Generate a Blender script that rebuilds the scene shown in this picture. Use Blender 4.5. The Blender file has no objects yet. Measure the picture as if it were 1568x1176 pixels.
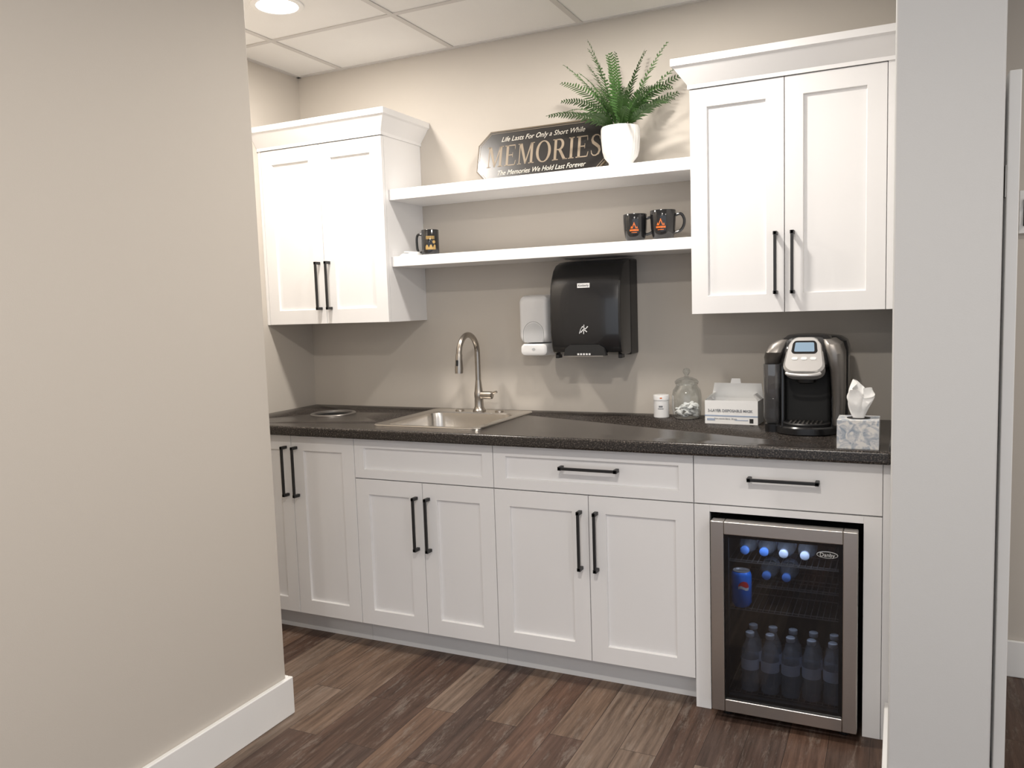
import bpy, bmesh, math, random
from mathutils import Vector, Matrix, Euler
random.seed(7)
D2R=math.radians
scene=bpy.context.scene
scene.view_settings.view_transform='Standard'
scene.view_settings.exposure=0.12

# ------------------------------------------------------------------ materials
def mat(name,col,rough=0.5,metal=0.0,var=0.0,vscale=8,bump=0.0,bscale=200,coat=0.0,emit=None,estr=0,spec=None,stretch=None):
    m=bpy.data.materials.new(name); m.use_nodes=True
    nt=m.node_tree; b=nt.nodes['Principled BSDF']
    b.inputs['Base Color'].default_value=col
    b.inputs['Roughness'].default_value=rough
    b.inputs['Metallic'].default_value=metal
    if coat: b.inputs['Coat Weight'].default_value=coat
    if spec is not None: b.inputs['Specular IOR Level'].default_value=spec
    if emit:
        b.inputs['Emission Color'].default_value=emit; b.inputs['Emission Strength'].default_value=estr
    tc=nt.nodes.new('ShaderNodeTexCoord'); src=tc.outputs['Object']
    if stretch:
        mp=nt.nodes.new('ShaderNodeMapping'); mp.inputs['Scale'].default_value=stretch
        nt.links.new(src,mp.inputs['Vector']); src=mp.outputs['Vector']
    n=nt.nodes.new('ShaderNodeTexNoise'); n.inputs['Scale'].default_value=vscale; n.inputs['Detail'].default_value=3
    nt.links.new(src,n.inputs['Vector'])
    if var==0: var=0.02
    mx=nt.nodes.new('ShaderNodeMix'); mx.data_type='RGBA'
    mx.inputs[6].default_value=tuple(c*(1-var) for c in col[:3])+(1,)
    mx.inputs[7].default_value=tuple(min(1,c*(1+var)) for c in col[:3])+(1,)
    nt.links.new(n.outputs['Fac'],mx.inputs[0]); nt.links.new(mx.outputs[2],b.inputs['Base Color'])
    if bump:
        n2=nt.nodes.new('ShaderNodeTexNoise'); n2.inputs['Scale'].default_value=bscale; n2.inputs['Detail'].default_value=2
        nt.links.new(src,n2.inputs['Vector'])
        bp=nt.nodes.new('ShaderNodeBump'); bp.inputs['Strength'].default_value=bump; bp.inputs['Distance'].default_value=0.002
        nt.links.new(n2.outputs['Fac'],bp.inputs['Height']); nt.links.new(bp.outputs['Normal'],b.inputs['Normal'])
    return m
def glassmat(name,tint,rough=0.02,base=0.05,edge=0.6,diff=None,dfac=0.0,power=3.5):
    m=bpy.data.materials.new(name); m.use_nodes=True; nt=m.node_tree
    nt.nodes.clear()
    o=nt.nodes.new('ShaderNodeOutputMaterial'); t=nt.nodes.new('ShaderNodeBsdfTransparent'); g=nt.nodes.new('ShaderNodeBsdfGlossy')
    t.inputs['Color'].default_value=tint; g.inputs['Roughness'].default_value=rough
    lw=nt.nodes.new('ShaderNodeLayerWeight'); lw.inputs['Blend'].default_value=0.5
    pw=nt.nodes.new('ShaderNodeMath'); pw.operation='POWER'; pw.inputs[1].default_value=power
    ad=nt.nodes.new('ShaderNodeMath'); ad.operation='MULTIPLY_ADD'; ad.inputs[1].default_value=edge; ad.inputs[2].default_value=base; ad.use_clamp=True
    mx=nt.nodes.new('ShaderNodeMixShader')
    nt.links.new(lw.outputs['Facing'],pw.inputs[0]); nt.links.new(pw.outputs[0],ad.inputs[0]); nt.links.new(ad.outputs[0],mx.inputs[0]); nt.links.new(t.outputs[0],mx.inputs[1]); nt.links.new(g.outputs[0],mx.inputs[2])
    out=mx.outputs[0]
    if diff:
        d=nt.nodes.new('ShaderNodeBsdfDiffuse'); d.inputs[0].default_value=diff; m2=nt.nodes.new('ShaderNodeMixShader'); m2.inputs[0].default_value=dfac
        nt.links.new(out,m2.inputs[1]); nt.links.new(d.outputs[0],m2.inputs[2]); out=m2.outputs[0]
    nt.links.new(out,o.inputs['Surface'])
    return m

M_wall=mat('wall_paint',(0.560,0.518,0.464,1),0.75,var=0.015,vscale=1.5,bump=0.08,bscale=350)
M_wall_daylit=mat('wall_paint_daylit',(0.57,0.57,0.565,1),0.7,var=0.015,vscale=1.5,bump=0.08,bscale=350)  # wall paint with the cool daylight tint put into its colour
M_trim=mat('trim_white',(0.83,0.825,0.81,1),0.4)
M_cab=mat('cabinet_white',(0.84,0.835,0.835,1),0.38,var=0.008)
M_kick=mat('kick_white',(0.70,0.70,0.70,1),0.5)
M_black=mat('matte_black',(0.012,0.012,0.013,1),0.42)
M_plblack=mat('black_plastic',(0.010,0.010,0.011,1),0.22,coat=0.3)
M_dark=mat('dark_inside',(0.01,0.01,0.01,1),0.7)
M_steel=mat('stainless_brushed',(0.55,0.52,0.49,1),0.30,metal=1,var=0.08,vscale=40,stretch=(1,1,40))
M_steelh=mat('stainless_sink',(0.62,0.59,0.55,1),0.25,metal=1,var=0.06,vscale=30,stretch=(1,30,1))
M_nickel=mat('brushed_nickel',(0.42,0.385,0.345,1),0.28,metal=1,var=0.05,vscale=60)
M_gun=mat('gunmetal_plastic',(0.23,0.215,0.20,1),0.36,metal=0.75)
M_silver=mat('silver_plastic',(0.66,0.65,0.64,1),0.3,metal=0.65)
M_whitepl=mat('white_plastic',(0.84,0.84,0.84,1),0.3,coat=0.2)
M_greypl=mat('grey_translucent_plastic',(0.68,0.69,0.70,1),0.25)
M_paper=mat('white_paper',(0.86,0.86,0.85,1),0.8,bump=0.2,bscale=80)
M_ink=mat('grey_ink',(0.20,0.21,0.23,1),0.6)
M_seam=mat('seam_grey',(0.45,0.46,0.47,1),0.6)
M_blackink=mat('black_ink',(0.02,0.02,0.02,1),0.6)
M_labelw=mat('label_white',(0.7,0.7,0.7,1),0.5)
M_sign=mat('sign_black',(0.018,0.016,0.015,1),0.3,coat=0.2)
M_gold=mat('sign_tan',(0.27,0.215,0.155,1),0.5)
M_goldedge=mat('sign_edge',(0.12,0.09,0.055,1),0.5)
M_cream=mat('sign_cream',(0.66,0.62,0.55,1),0.5)
M_ceram=mat('black_ceramic',(0.012,0.012,0.013,1),0.14,coat=0.4)
M_orange=mat('orange_print',(0.75,0.16,0.02,1),0.4)
M_goldpr=mat('gold_print',(0.50,0.33,0.12,1),0.35,metal=0.3)
M_glass=glassmat('clear_glass',(0.93,0.95,0.95,1),base=0.07,edge=0.85,power=1.9)
M_fglass=glassmat('fridge_tinted_glass',(0.52,0.53,0.56,1),base=0.06,edge=0.4)
M_water=glassmat('bottle_plastic',(0.88,0.91,0.94,1),rough=0.12,base=0.14,edge=0.5,diff=(0.74,0.79,0.84,1),dfac=0.18)
M_resv=glassmat('reservoir_smoke',(0.45,0.45,0.46,1),rough=0.05,base=0.12,edge=0.6,diff=(0.45,0.45,0.46,1),dfac=0.10,power=2)
M_blue=mat('can_blue',(0.01,0.18,0.75,1),0.3,metal=0.1)
M_bluelab=mat('bottle_label_blue',(0.62,0.68,0.80,1),0.4)
M_cap=mat('cap_blue',(0.14,0.34,0.90,1),0.35)
M_capt=mat('cap_pale',(0.70,0.78,0.92,1),0.35)
M_capw=mat('cap_white',(0.66,0.70,0.76,1),0.4)
M_red=mat('can_red',(0.8,0.03,0.03,1),0.3)
M_screen=mat('display_screen',(0.16,0.22,0.28,1),0.1,emit=(0.25,0.35,0.45,1),estr=0.5)
M_lens=mat('light_lens',(1,1,1,1),0.5,emit=(1,0.96,0.88,1),estr=14)
M_led=mat('led_blue',(0.1,0.2,1,1),0.5,emit=(0.1,0.3,1,1),estr=3)
M_soil=mat('soil',(0.03,0.025,0.015,1),0.9,bump=0.8,bscale=60)
M_pot=mat('pot_ceramic_white',(0.78,0.77,0.75,1),0.45)
M_leaf=mat('fern_leaf',(0.048,0.115,0.026,1),0.5,var=0.6,vscale=14)
M_grid=mat('ceiling_grid_metal',(0.58,0.56,0.54,1),0.5)
M_printb=mat('print_blue_grey',(0.35,0.42,0.55,1),0.6)

def counter_mat():
    m=mat('countertop_laminate',(0.05,0.045,0.042,1),0.24,spec=0.45); nt=m.node_tree; b=nt.nodes['Principled BSDF']
    tc=nt.nodes.new('ShaderNodeTexCoord'); n=nt.nodes.new('ShaderNodeTexNoise'); n.inputs['Scale'].default_value=210; n.inputs['Detail'].default_value=4; n.inputs['Roughness'].default_value=0.65
    r=nt.nodes.new('ShaderNodeValToRGB'); r.color_ramp.elements[0].position=0.44; r.color_ramp.elements[0].color=(0.014,0.012,0.011,1)
    r.color_ramp.elements[1].position=0.70; r.color_ramp.elements[1].color=(0.20,0.17,0.145,1)
    e=r.color_ramp.elements.new(0.57); e.color=(0.050,0.042,0.037,1)
    nt.links.new(tc.outputs['Object'],n.inputs['Vector']); nt.links.new(n.outputs['Fac'],r.inputs[0]); nt.links.new(r.outputs[0],b.inputs['Base Color'])
    return m
M_counter=counter_mat()
def tissue_mat():
    m=mat('tissue_box_marbled',(0.5,0.5,0.5,1),0.5); nt=m.node_tree; b=nt.nodes['Principled BSDF']
    tc=nt.nodes.new('ShaderNodeTexCoord'); n=nt.nodes.new('ShaderNodeTexNoise'); n.inputs['Scale'].default_value=45; n.inputs['Detail'].default_value=6; n.inputs['Distortion'].default_value=1.2
    r=nt.nodes.new('ShaderNodeValToRGB'); r.color_ramp.elements[0].position=0.34; r.color_ramp.elements[0].color=(0.28,0.33,0.40,1)
    r.color_ramp.elements[1].position=0.60; r.color_ramp.elements[1].color=(0.70,0.69,0.67,1)
    e=r.color_ramp.elements.new(0.48); e.color=(0.50,0.52,0.55,1)
    nt.links.new(tc.outputs['Object'],n.inputs['Vector']); nt.links.new(n.outputs['Fac'],r.inputs[0]); nt.links.new(r.outputs[0],b.inputs['Base Color'])
    return m
M_tbox=tissue_mat()
M_tile=mat('ceiling_tile',(0.80,0.79,0.77,1),0.9,bump=0.35,bscale=220)
def floor_mat():
    m=bpy.data.materials.new('floor_vinyl_plank'); m.use_nodes=True; nt=m.node_tree; b=nt.nodes['Principled BSDF']
    N=lambda t:nt.nodes.new(t); L=nt.links.new
    tc=N('ShaderNodeTexCoord'); mp=N('ShaderNodeMapping'); mp.inputs['Rotation'].default_value=(0,0,D2R(90)); mp.inputs['Location'].default_value=(0.31,0.07,0)
    L(tc.outputs['Object'],mp.inputs['Vector'])
    br=N('ShaderNodeTexBrick'); br.offset=0.37; br.offset_frequency=2
    br.inputs['Color1'].default_value=(0,0,0,1); br.inputs['Color2'].default_value=(1,1,1,1); br.inputs['Mortar'].default_value=(0.5,0.5,0.5,1)
    br.inputs['Scale'].default_value=1.0; br.inputs['Mortar Size'].default_value=0.0010; br.inputs['Mortar Smooth'].default_value=0.3
    br.inputs['Brick Width'].default_value=0.80; br.inputs['Row Height'].default_value=0.118
    L(mp.outputs[0],br.inputs['Vector'])
    sep=N('ShaderNodeSeparateColor'); L(br.outputs['Color'],sep.inputs[0])
    r=N('ShaderNodeValToRGB'); cr=r.color_ramp; cr.interpolation='CONSTANT'
    cols=[(0.0,(0.078,0.047,0.034)),(0.14,(0.130,0.082,0.057)),(0.28,(0.090,0.054,0.040)),(0.42,(0.160,0.116,0.088)),(0.56,(0.110,0.065,0.046)),(0.68,(0.070,0.045,0.035)),(0.80,(0.140,0.094,0.067)),(0.90,(0.112,0.080,0.063))]
    cr.elements[0].position=0; cr.elements[0].color=cols[0][1]+(1,); cr.elements[1].position=0.90; cr.elements[1].color=cols[-1][1]+(1,)
    for p,c in cols[1:-1]:
        e=cr.elements.new(p); e.color=c+(1,)
    L(sep.outputs[0],r.inputs[0])
    sc=N('ShaderNodeVectorMath'); sc.operation='SCALE'; sc.inputs[3].default_value=17.0
    L(br.outputs['Color'],sc.inputs[0])
    ad=N('ShaderNodeVectorMath'); ad.operation='ADD'; L(mp.outputs[0],ad.inputs[0]); L(sc.outputs[0],ad.inputs[1])
    m1=N('ShaderNodeMapping'); m1.inputs['Scale'].default_value=(1.8,30,1); L(ad.outputs[0],m1.inputs[0])
    n1=N('ShaderNodeTexNoise'); n1.inputs['Scale'].default_value=1.7; n1.inputs['Detail'].default_value=9; n1.inputs['Roughness'].default_value=0.70; n1.inputs['Distortion'].default_value=0.2; L(m1.outputs[0],n1.inputs['Vector'])
    m2=N('ShaderNodeMapping'); m2.inputs['Scale'].default_value=(2.0,11,1); L(ad.outputs[0],m2.inputs[0])
    n2=N('ShaderNodeTexNoise'); n2.inputs['Scale'].default_value=2.2; n2.inputs['Detail'].default_value=9; n2.inputs['Roughness'].default_value=0.8; n2.inputs['Distortion'].default_value=0.2; L(m2.outputs[0],n2.inputs['Vector'])
    g1=N('ShaderNodeValToRGB'); g1.color_ramp.elements[0].position=0.34; g1.color_ramp.elements[0].color=(0.50,0.47,0.45,1); g1.color_ramp.elements[1].position=0.68; g1.color_ramp.elements[1].color=(1.42,1.42,1.42,1)
    L(n1.outputs['Fac'],g1.inputs[0])
    mu=N('ShaderNodeMix'); mu.data_type='RGBA'; mu.blend_type='MULTIPLY'; mu.inputs[0].default_value=1; L(r.outputs[0],mu.inputs[6]); L(g1.outputs[0],mu.inputs[7])
    g2=N('ShaderNodeValToRGB'); g2.color_ramp.elements[0].position=0.53; g2.color_ramp.elements[0].color=(0,0,0,1); g2.color_ramp.elements[1].position=0.63; g2.color_ramp.elements[1].color=(1,1,1,1)
    L(n2.outputs['Fac'],g2.inputs[0])
    mf=N('ShaderNodeMath'); mf.operation='MULTIPLY'; L(g2.outputs[0],mf.inputs[0]); mf.inputs[1].default_value=0.40
    mx=N('ShaderNodeMix'); mx.data_type='RGBA'; L(mf.outputs[0],mx.inputs[0]); L(mu.outputs[2],mx.inputs[6]); mx.inputs[7].default_value=(0.25,0.215,0.185,1)
    mm=N('ShaderNodeMix'); mm.data_type='RGBA'; L(br.outputs['Fac'],mm.inputs[0]); L(mx.outputs[2],mm.inputs[6]); mm.inputs[7].default_value=(0.02,0.013,0.01,1)
    L(mm.outputs[2],b.inputs['Base Color']); b.inputs['Roughness'].default_value=0.45; b.inputs['Specular IOR Level'].default_value=0.28
    bp=N('ShaderNodeBump'); bp.inputs['Strength'].default_value=0.2; bp.inputs['Distance'].default_value=0.002; L(n1.outputs['Fac'],bp.inputs['Height']); L(bp.outputs['Normal'],b.inputs['Normal'])
    return m
M_floor=floor_mat()

# ------------------------------------------------------------------ helpers
CUR={'root':None,'local':True,'inv':Matrix()}
def root(name,loc=(0,0,0),rot=(0,0,0),local=True):
    e=bpy.data.objects.new(name,None); e.empty_display_size=0.05
    e.location=loc; e.rotation_euler=rot; scene.collection.objects.link(e)
    CUR['root']=e; CUR['local']=local
    CUR['inv']=(Matrix.Translation(loc)@Euler(rot).to_matrix().to_4x4()).inverted()
    return e
def noroot(): CUR['root']=None
def link(o):
    scene.collection.objects.link(o)
    if CUR['root'] is not None:
        o.parent=CUR['root']
        if not CUR['local']: o.matrix_parent_inverse=CUR['inv']
    return o
def mesh(name,verts,faces,m,smooth=None,bevel=0,segs=2,fix=True):
    me=bpy.data.meshes.new(name); me.from_pydata([tuple(v) for v in verts],[],faces)
    if fix:
        bm=bmesh.new(); bm.from_mesh(me); bmesh.ops.remove_doubles(bm,verts=bm.verts,dist=1e-6); bmesh.ops.recalc_face_normals(bm,faces=bm.faces); bm.to_mesh(me); bm.free()
    me.update()
    ms=m if isinstance(m,(list,tuple)) else [m]
    for x in ms: me.materials.append(x)
    if smooth is not None:
        for p in me.polygons: p.use_smooth=True
        me.set_sharp_from_angle(angle=D2R(smooth))
    o=bpy.data.objects.new(name,me); link(o)
    if bevel:
        md=o.modifiers.new('bevel','BEVEL'); md.width=bevel; md.segments=segs; md.limit_method='ANGLE'; md.angle_limit=D2R(40)
        if smooth is None:
            for p in me.polygons: p.use_smooth=True
        md.harden_normals=True
    return o
BF=[(0,3,2,1),(4,5,6,7),(0,1,5,4),(1,2,6,5),(2,3,7,6),(3,0,4,7)]
def bv(x0,x1,y0,y1,z0,z1):
    return [(x0,y0,z0),(x1,y0,z0),(x1,y1,z0),(x0,y1,z0),(x0,y0,z1),(x1,y0,z1),(x1,y1,z1),(x0,y1,z1)]
def box(name,x0,x1,y0,y1,z0,z1,m,bevel=0,segs=2):
    return mesh(name,bv(x0,x1,y0,y1,z0,z1),BF,m,bevel=bevel,segs=segs)
def boxes(name,lst,m,bevel=0,segs=2):
    V=[];F=[]
    for b in lst:
        k=len(V); V+=bv(*b); F+=[tuple(i+k for i in f) for f in BF]
    me=bpy.data.meshes.new(name); me.from_pydata(V,[],F); me.update(); me.materials.append(m)
    o=bpy.data.objects.new(name,me); link(o)
    if bevel:
        for p in me.polygons: p.use_smooth=True
        md=o.modifiers.new('bevel','BEVEL'); md.width=bevel; md.segments=segs; md.limit_method='ANGLE'; md.harden_normals=True
    return o
def loft(name,loops,m,cap0=True,cap1=True,smooth=35,bevel=0,closed=True):
    V=[];F=[];n=len(loops[0])
    for l in loops: V+=list(l)
    for i in range(len(loops)-1):
        for j in range(n if closed else n-1):
            a=i*n+j; b=i*n+(j+1)%n; F.append((a,b,b+n,a+n))
    if cap0: F.append(tuple(reversed(range(n))))
    if cap1: F.append(tuple((len(loops)-1)*n+j for j in range(n)))
    return mesh(name,V,F,m,smooth=smooth,bevel=bevel)
def rr(cx,cy,w,d,r,z,n=6):
    r=min(r,w/2-1e-4,d/2-1e-4); P=[]
    for (sx,sy,a0) in ((1,1,0),(-1,1,90),(-1,-1,180),(1,-1,270)):
        for i in range(n+1):
            a=D2R(a0+90*i/n); P.append((cx+sx*(w/2-r)+r*math.cos(a),cy+sy*(d/2-r)+r*math.sin(a),z))
    return P
def lathe(name,prof,m,cx=0,cy=0,cz=0,n=40,smooth=40,cap0=False,cap1=False):
    loops=[[(cx+r*math.cos(2*math.pi*j/n),cy+r*math.sin(2*math.pi*j/n),cz+z) for j in range(n)] for r,z in prof]
    return loft(name,loops,m,cap0,cap1,smooth)
def tube(name,pts,rad,m,n=16,smooth=50,cap=True,flat=1.0):
    pts=[Vector(p) for p in pts]
    if not isinstance(rad,(list,tuple)): rad=[rad]*len(pts)
    T=[]
    for i in range(len(pts)):
        a=pts[max(0,i-1)]; b=pts[min(len(pts)-1,i+1)]; T.append((b-a).normalized())
    up=Vector((1,0,0)) if abs(T[0].x)<0.9 else Vector((0,1,0))
    nrm=(up-T[0]*up.dot(T[0])).normalized(); loops=[]
    for i,p in enumerate(pts):
        nrm=(nrm-T[i]*nrm.dot(T[i])).normalized(); bn=T[i].cross(nrm)
        loops.append([tuple(p+(nrm*math.cos(2*math.pi*j/n)+bn*math.sin(2*math.pi*j/n)*flat)*rad[i]) for j in range(n)])
    return loft(name,loops,m,cap,cap,smooth)
def text(name,body,size,loc,m,rot=(math.pi/2,0,0),shear=0,ext=0.0003,align='CENTER',sx=1.0,off=0):
    c=bpy.data.curves.new(name,'FONT'); c.body=body; c.size=size; c.extrude=ext; c.align_x=align; c.align_y='CENTER'; c.shear=shear; c.offset=off; c.resolution_u=3
    t=bpy.data.objects.new(name+'_tmp',c); scene.collection.objects.link(t)
    bpy.context.view_layer.update()
    dg=bpy.context.evaluated_depsgraph_get(); me=bpy.data.meshes.new_from_object(t.evaluated_get(dg))
    bpy.data.objects.remove(t,do_unlink=True)
    me.materials.clear(); me.materials.append(m)
    me.transform(Matrix.Translation(loc)@Euler(rot).to_matrix().to_4x4()@Matrix.Diagonal((sx,1,1,1)))
    o=bpy.data.objects.new(name,me); link(o); return o
def flat(name,polys,y,m,th=0.0006,sx=1,ox=0,oz=0):
    V=[];F=[]
    for P in polys:
        k=len(V);n=len(P)
        V+=[(ox+p[0]*sx,y,oz+p[1]) for p in P]+[(ox+p[0]*sx,y+th,oz+p[1]) for p in P]
        F.append(tuple(k+i for i in range(n))); F.append(tuple(k+n+i for i in reversed(range(n))))
        for i in range(n):
            j=(i+1)%n; F.append((k+i,k+n+i,k+n+j,k+j))
    return mesh(name,V,F,m,fix=False)

# ------------------------------------------------------------------ dimensions
XL=-2.70; XR=-0.018; YF=-0.64; YU=-0.32; ZC=0.920; ZB=0.878; CEIL=2.545
YP=-1.084; XP=0.212
# ------------------------------------------------------------------ room shell
noroot()
box('floor',-3.0,3.0,-5.6,0.12,-0.06,0,M_floor)
box('ceiling',-3.0,3.0,-5.6,0.12,CEIL,CEIL+0.08,M_tile)
box('wall_back',-2.84,3.0,0,0.12,0,CEIL,M_wall)
box('wall_left',-2.84,XL,-1.214,0,0,CEIL,M_wall)
box('wall_left_near',-2.84,-1.908,-5.6,-1.214,0,CEIL,M_wall,bevel=0.004)
box('wall_right',XR,XP,YP,0,0,CEIL,M_wall_daylit,bevel=0.007,segs=4)
box('light_block_right',2.88,3.0,-3.0,0,0,CEIL,M_wall)  # unseen wall, added to cut side light on the left wall
g=[]
x=-2.43
while x<2.88:
    g.append((x-0.012,x+0.012,-5.6,-0.001,CEIL-0.004,CEIL)); x+=0.61
y=-0.49
while y>-5.5:
    g.append((-2.70,2.88,y-0.012,y+0.012,CEIL-0.0035,CEIL)); y-=0.61
g.append((-2.70,XR,-0.02,-0.0005,CEIL-0.005,CEIL)); g.append((XL,XL+0.02,-1.21,-0.0005,CEIL-0.005,CEIL))
boxes('trim_1_ceiling_grid',g,M_grid)
def bb(name,x0,x1,y0,y1,h=0.135):
    box(name,x0,x1,y0,y1,0,h,M_trim,bevel=0.005,segs=3)
boxes('baseboard_left',[(-1.908,-1.890,-5.6,-1.196,0,0.132),(-2.69,-1.908,-1.214,-1.196,0,0.132)],M_trim,bevel=0.004,segs=3)
boxes('baseboard_right',[(XR-0.014,XR,YP,-0.66,0,0.135),(XR-0.014,XP+0.014,YP-0.014,YP,0,0.135),(XP,XP+0.014,YP,-0.015,0,0.135)],M_trim,bevel=0.004,segs=3)
bb('baseboard_back',XP+0.014,2.88,-0.015,0,0.135)

r=root('door_1',(0.254,-0.5,0),local=False)
box('leaf',0.238,0.266,-0.875,-0.08,0.008,1.93,M_trim,bevel=0.003)
box('hinge_plate',0.2355,0.238,-0.868,-0.84,1.62,1.70,M_nickel)
r=root('coat_hook_rack',(0.6,0,1.7),local=False)
box('board',0.36,1.1,-0.02,0.0,1.575,1.72,M_trim,bevel=0.003)
for i in range(5):
    hx=0.385+i*0.16
    box('plate_%d'%i,hx-0.012,hx+0.012,-0.026,-0.019,1.60,1.69,M_black,bevel=0.002)
    tube('hook_%d'%i,[(hx,-0.022,1.675),(hx,-0.05,1.672),(hx,-0.07,1.69),(hx,-0.072,1.705)],0.006,M_black)
    tube('peg_%d'%i,[(hx,-0.022,1.625),(hx,-0.04,1.61),(hx,-0.055,1.62),(hx,-0.056,1.632)],0.006,M_black)

# ------------------------------------------------------------------ cabinet pieces
def shaker(name,x0,x1,z0,z1,yf,st=0.062,rl=0.062,th=0.02,rec=0.010,m=M_cab):
    s=0.002
    def q(a,b,c,d,y): return [(a,y,c),(b,y,c),(b,y,d),(a,y,d)]
    V=q(x0,x1,z0,z1,yf+th)+q(x0,x1,z0,z1,yf)+q(x0+st,x1-st,z0+rl,z1-rl,yf)+q(x0+st+s,x1-st-s,z0+rl+s,z1-rl-s,yf+rec)
    F=[(0,1,2,3)]
    for k in (0,4,8):
        for j in range(4):
            a=k+j;b=k+(j+1)%4; F.append((a,b,b+4,a+4))
    F.append((12,13,14,15))
    return mesh(name,V,F,m,bevel=0.0012,segs=2)
def vpull(name,x,z0,z1,yf):
    boxes(name,[(x-0.0050,x+0.0050,yf-0.034,yf-0.025,z0,z1),(x-0.0066,x+0.0066,yf-0.034,yf,z0+0.0,z0+0.012),(x-0.0066,x+0.0066,yf-0.034,yf,z1-0.012,z1)],M_black,bevel=0.0012)
def hpull(name,z,x0,x1,yf):
    boxes(name,[(x0,x1,yf-0.034,yf-0.025,z-0.0050,z+0.0050),(x0,x0+0.012,yf-0.034,yf,z-0.0066,z+0.0066),(x1-0.012,x1,yf-0.034,yf,z-0.0066,z+0.0066)],M_black,bevel=0.0012)
G=0.0013
def carcass(x0,x1):
    f=YF+0.021
    boxes('carcass',[(x0,x0+0.018,f+0.018,-0.004,0.10,ZB),(x1-0.018,x1,f+0.018,-0.004,0.10,ZB),(x0,x1,f+0.018,-0.004,0.10,0.118),(x0,x1,-0.012,-0.004,0.118,ZB)],M_cab)
    box('face_frame',x0,x1,f,f+0.018,0.10,ZB-0.001,M_cab)
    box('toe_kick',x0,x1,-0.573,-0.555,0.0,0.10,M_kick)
root('base_cabinet',(-2.35,-0.3,0),local=False)
carcass(XL,-2.0-0.0005)
shaker('door_left',-2.645,-2.325-G,0.10,0.872,YF); shaker('door_right',-2.325+G,-2.0-G,0.10,0.872,YF)
box('filler',XL,-2.649,YF,YF+0.02,0.10,0.872,M_cab)
vpull('pull_left',-2.325-0.028,0.612,0.828,YF); vpull('pull_right',-2.325+0.028,0.612,0.828,YF)
root('base_cabinet',(-1.68,-0.3,0),local=False)
carcass(-2.0+0.0005,-1.367-0.0005)
shaker('door_left',-2.0+G,-1.682-G,0.10,0.708,YF); shaker('door_right',-1.682+G,-1.367-G,0.10,0.708,YF)
shaker('drawer_front',-2.0+G,-1.367-G,0.712,0.872,YF,st=0.045,rl=0.036)
vpull('pull_left',-1.682-0.028,0.438,0.654,YF); vpull('pull_right',-1.682+0.028,0.438,0.654,YF)
root('base_cabinet',(-1.0,-0.3,0),local=False)
carcass(-1.367+0.0005,-0.6175-0.0005)
shaker('door_left',-1.367+G,-0.993-G,0.10,0.708,YF); shaker('door_right',-0.993+G,-0.6175-G,0.10,0.708,YF)
shaker('drawer_front',-1.367+G,-0.6175-G,0.712,0.872,YF,st=0.050,rl=0.038)
vpull('pull_left',-0.993-0.030,0.438,0.654,YF); vpull('pull_right',-0.993+0.030,0.438,0.654,YF)
hpull('drawer_pull',0.806,-1.094,-0.876,YF)
root('base_cabinet',(-0.33,-0.3,0),local=False)
boxes('surround',[(-0.6165,-0.5655,YF,YF+0.02,0,0.708),(-0.095,-0.0430,YF,YF+0.02,0,0.708),(-0.5655,-0.095,YF,YF+0.02,0.685,0.708)],M_cab,bevel=0.001)
boxes('carcass',[(-0.6165,-0.5985,YF+0.021,-0.004,0,ZB),(-0.0605,-0.0430,YF+0.021,-0.004,0,ZB),(-0.5985,-0.0605,YF+0.039,-0.004,0.70,0.715)],M_cab)
box('top_rail',-0.6165,-0.0430,YF+0.021,YF+0.039,0.690,ZB-0.001,M_cab)
box('drawer_front',-0.6175+G,-0.0430,YF,YF+0.02,0.712,0.872,M_cab,bevel=0.0015)
box('filler',-0.0415,XR-0.0005,YF+0.002,YF+0.02,0,0.872,M_cab)
box('filler_backing',-0.0430,XR-0.0005,YF+0.0205,YF+0.03,0,0.872,M_cab)
hpull('drawer_pull',0.806,-0.440,-0.222,YF)

# ------------------------------------------------------------------ countertop with cut-outs
noroot()
def cap(o):
    bpy.context.view_layer.update(); dg=bpy.context.evaluated_depsgraph_get(); me=bpy.data.meshes.new_from_object(o.evaluated_get(dg)); o.modifiers.clear(); o.data=me
ct=box('countertop',XL+0.001,XR-0.0005,-0.686,-0.001,ZB,ZC,M_counter,bevel=0.010,segs=4); cap(ct)
c1=loft('cut1',[rr(-1.70,-0.345,0.44,0.43,0.05,0.8),rr(-1.70,-0.345,0.44,0.43,0.05,1.0)],M_dark)
c2=lathe('cut2',[(0.088,0.8),(0.088,1.0)],M_dark,cx=-2.36,cy=-0.30,cap0=True,cap1=True)
for c in (c1,c2):
    md=ct.modifiers.new('b','BOOLEAN'); md.operation='DIFFERENCE'; md.object=c; md.solver='EXACT'
cap(ct)
bpy.data.objects.remove(c1,do_unlink=True); bpy.data.objects.remove(c2,do_unlink=True)
root('waste_chute_ring',(-2.36,-0.30,ZC))
lathe('ring',[(0.085,-0.006),(0.0855,0.001),(0.089,0.0045),(0.094,0.006),(0.102,0.004),(0.104,0.0005),(0.088,0.0003)],M_gun,n=56)
lathe('sleeve',[(0.0875,-0.006),(0.0845,-0.006),(0.0845,-0.30),(0.02,-0.302)],M_dark,n=56,cap1=True)
root('kitchen_sink',(-1.70,-0.32,ZC))
L=[rr(0,0,0.50,0.53,0.035,0.0006),rr(0,0,0.496,0.526,0.034,0.0045),rr(0,0,0.484,0.514,0.03,0.0055),rr(0,0,0.476,0.506,0.028,0.0035),
   rr(0,-0.035,0.424,0.412,0.055,0.003),rr(0,-0.035,0.412,0.400,0.055,-0.002),rr(0,-0.035,0.404,0.392,0.055,-0.02),rr(0,-0.035,0.385,0.372,0.06,-0.14),rr(0,-0.035,0.36,0.347,0.06,-0.160),rr(0,-0.035,0.30,0.287,0.06,-0.167),rr(0,-0.035,0.09,0.09,0.044,-0.170)]
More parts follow.
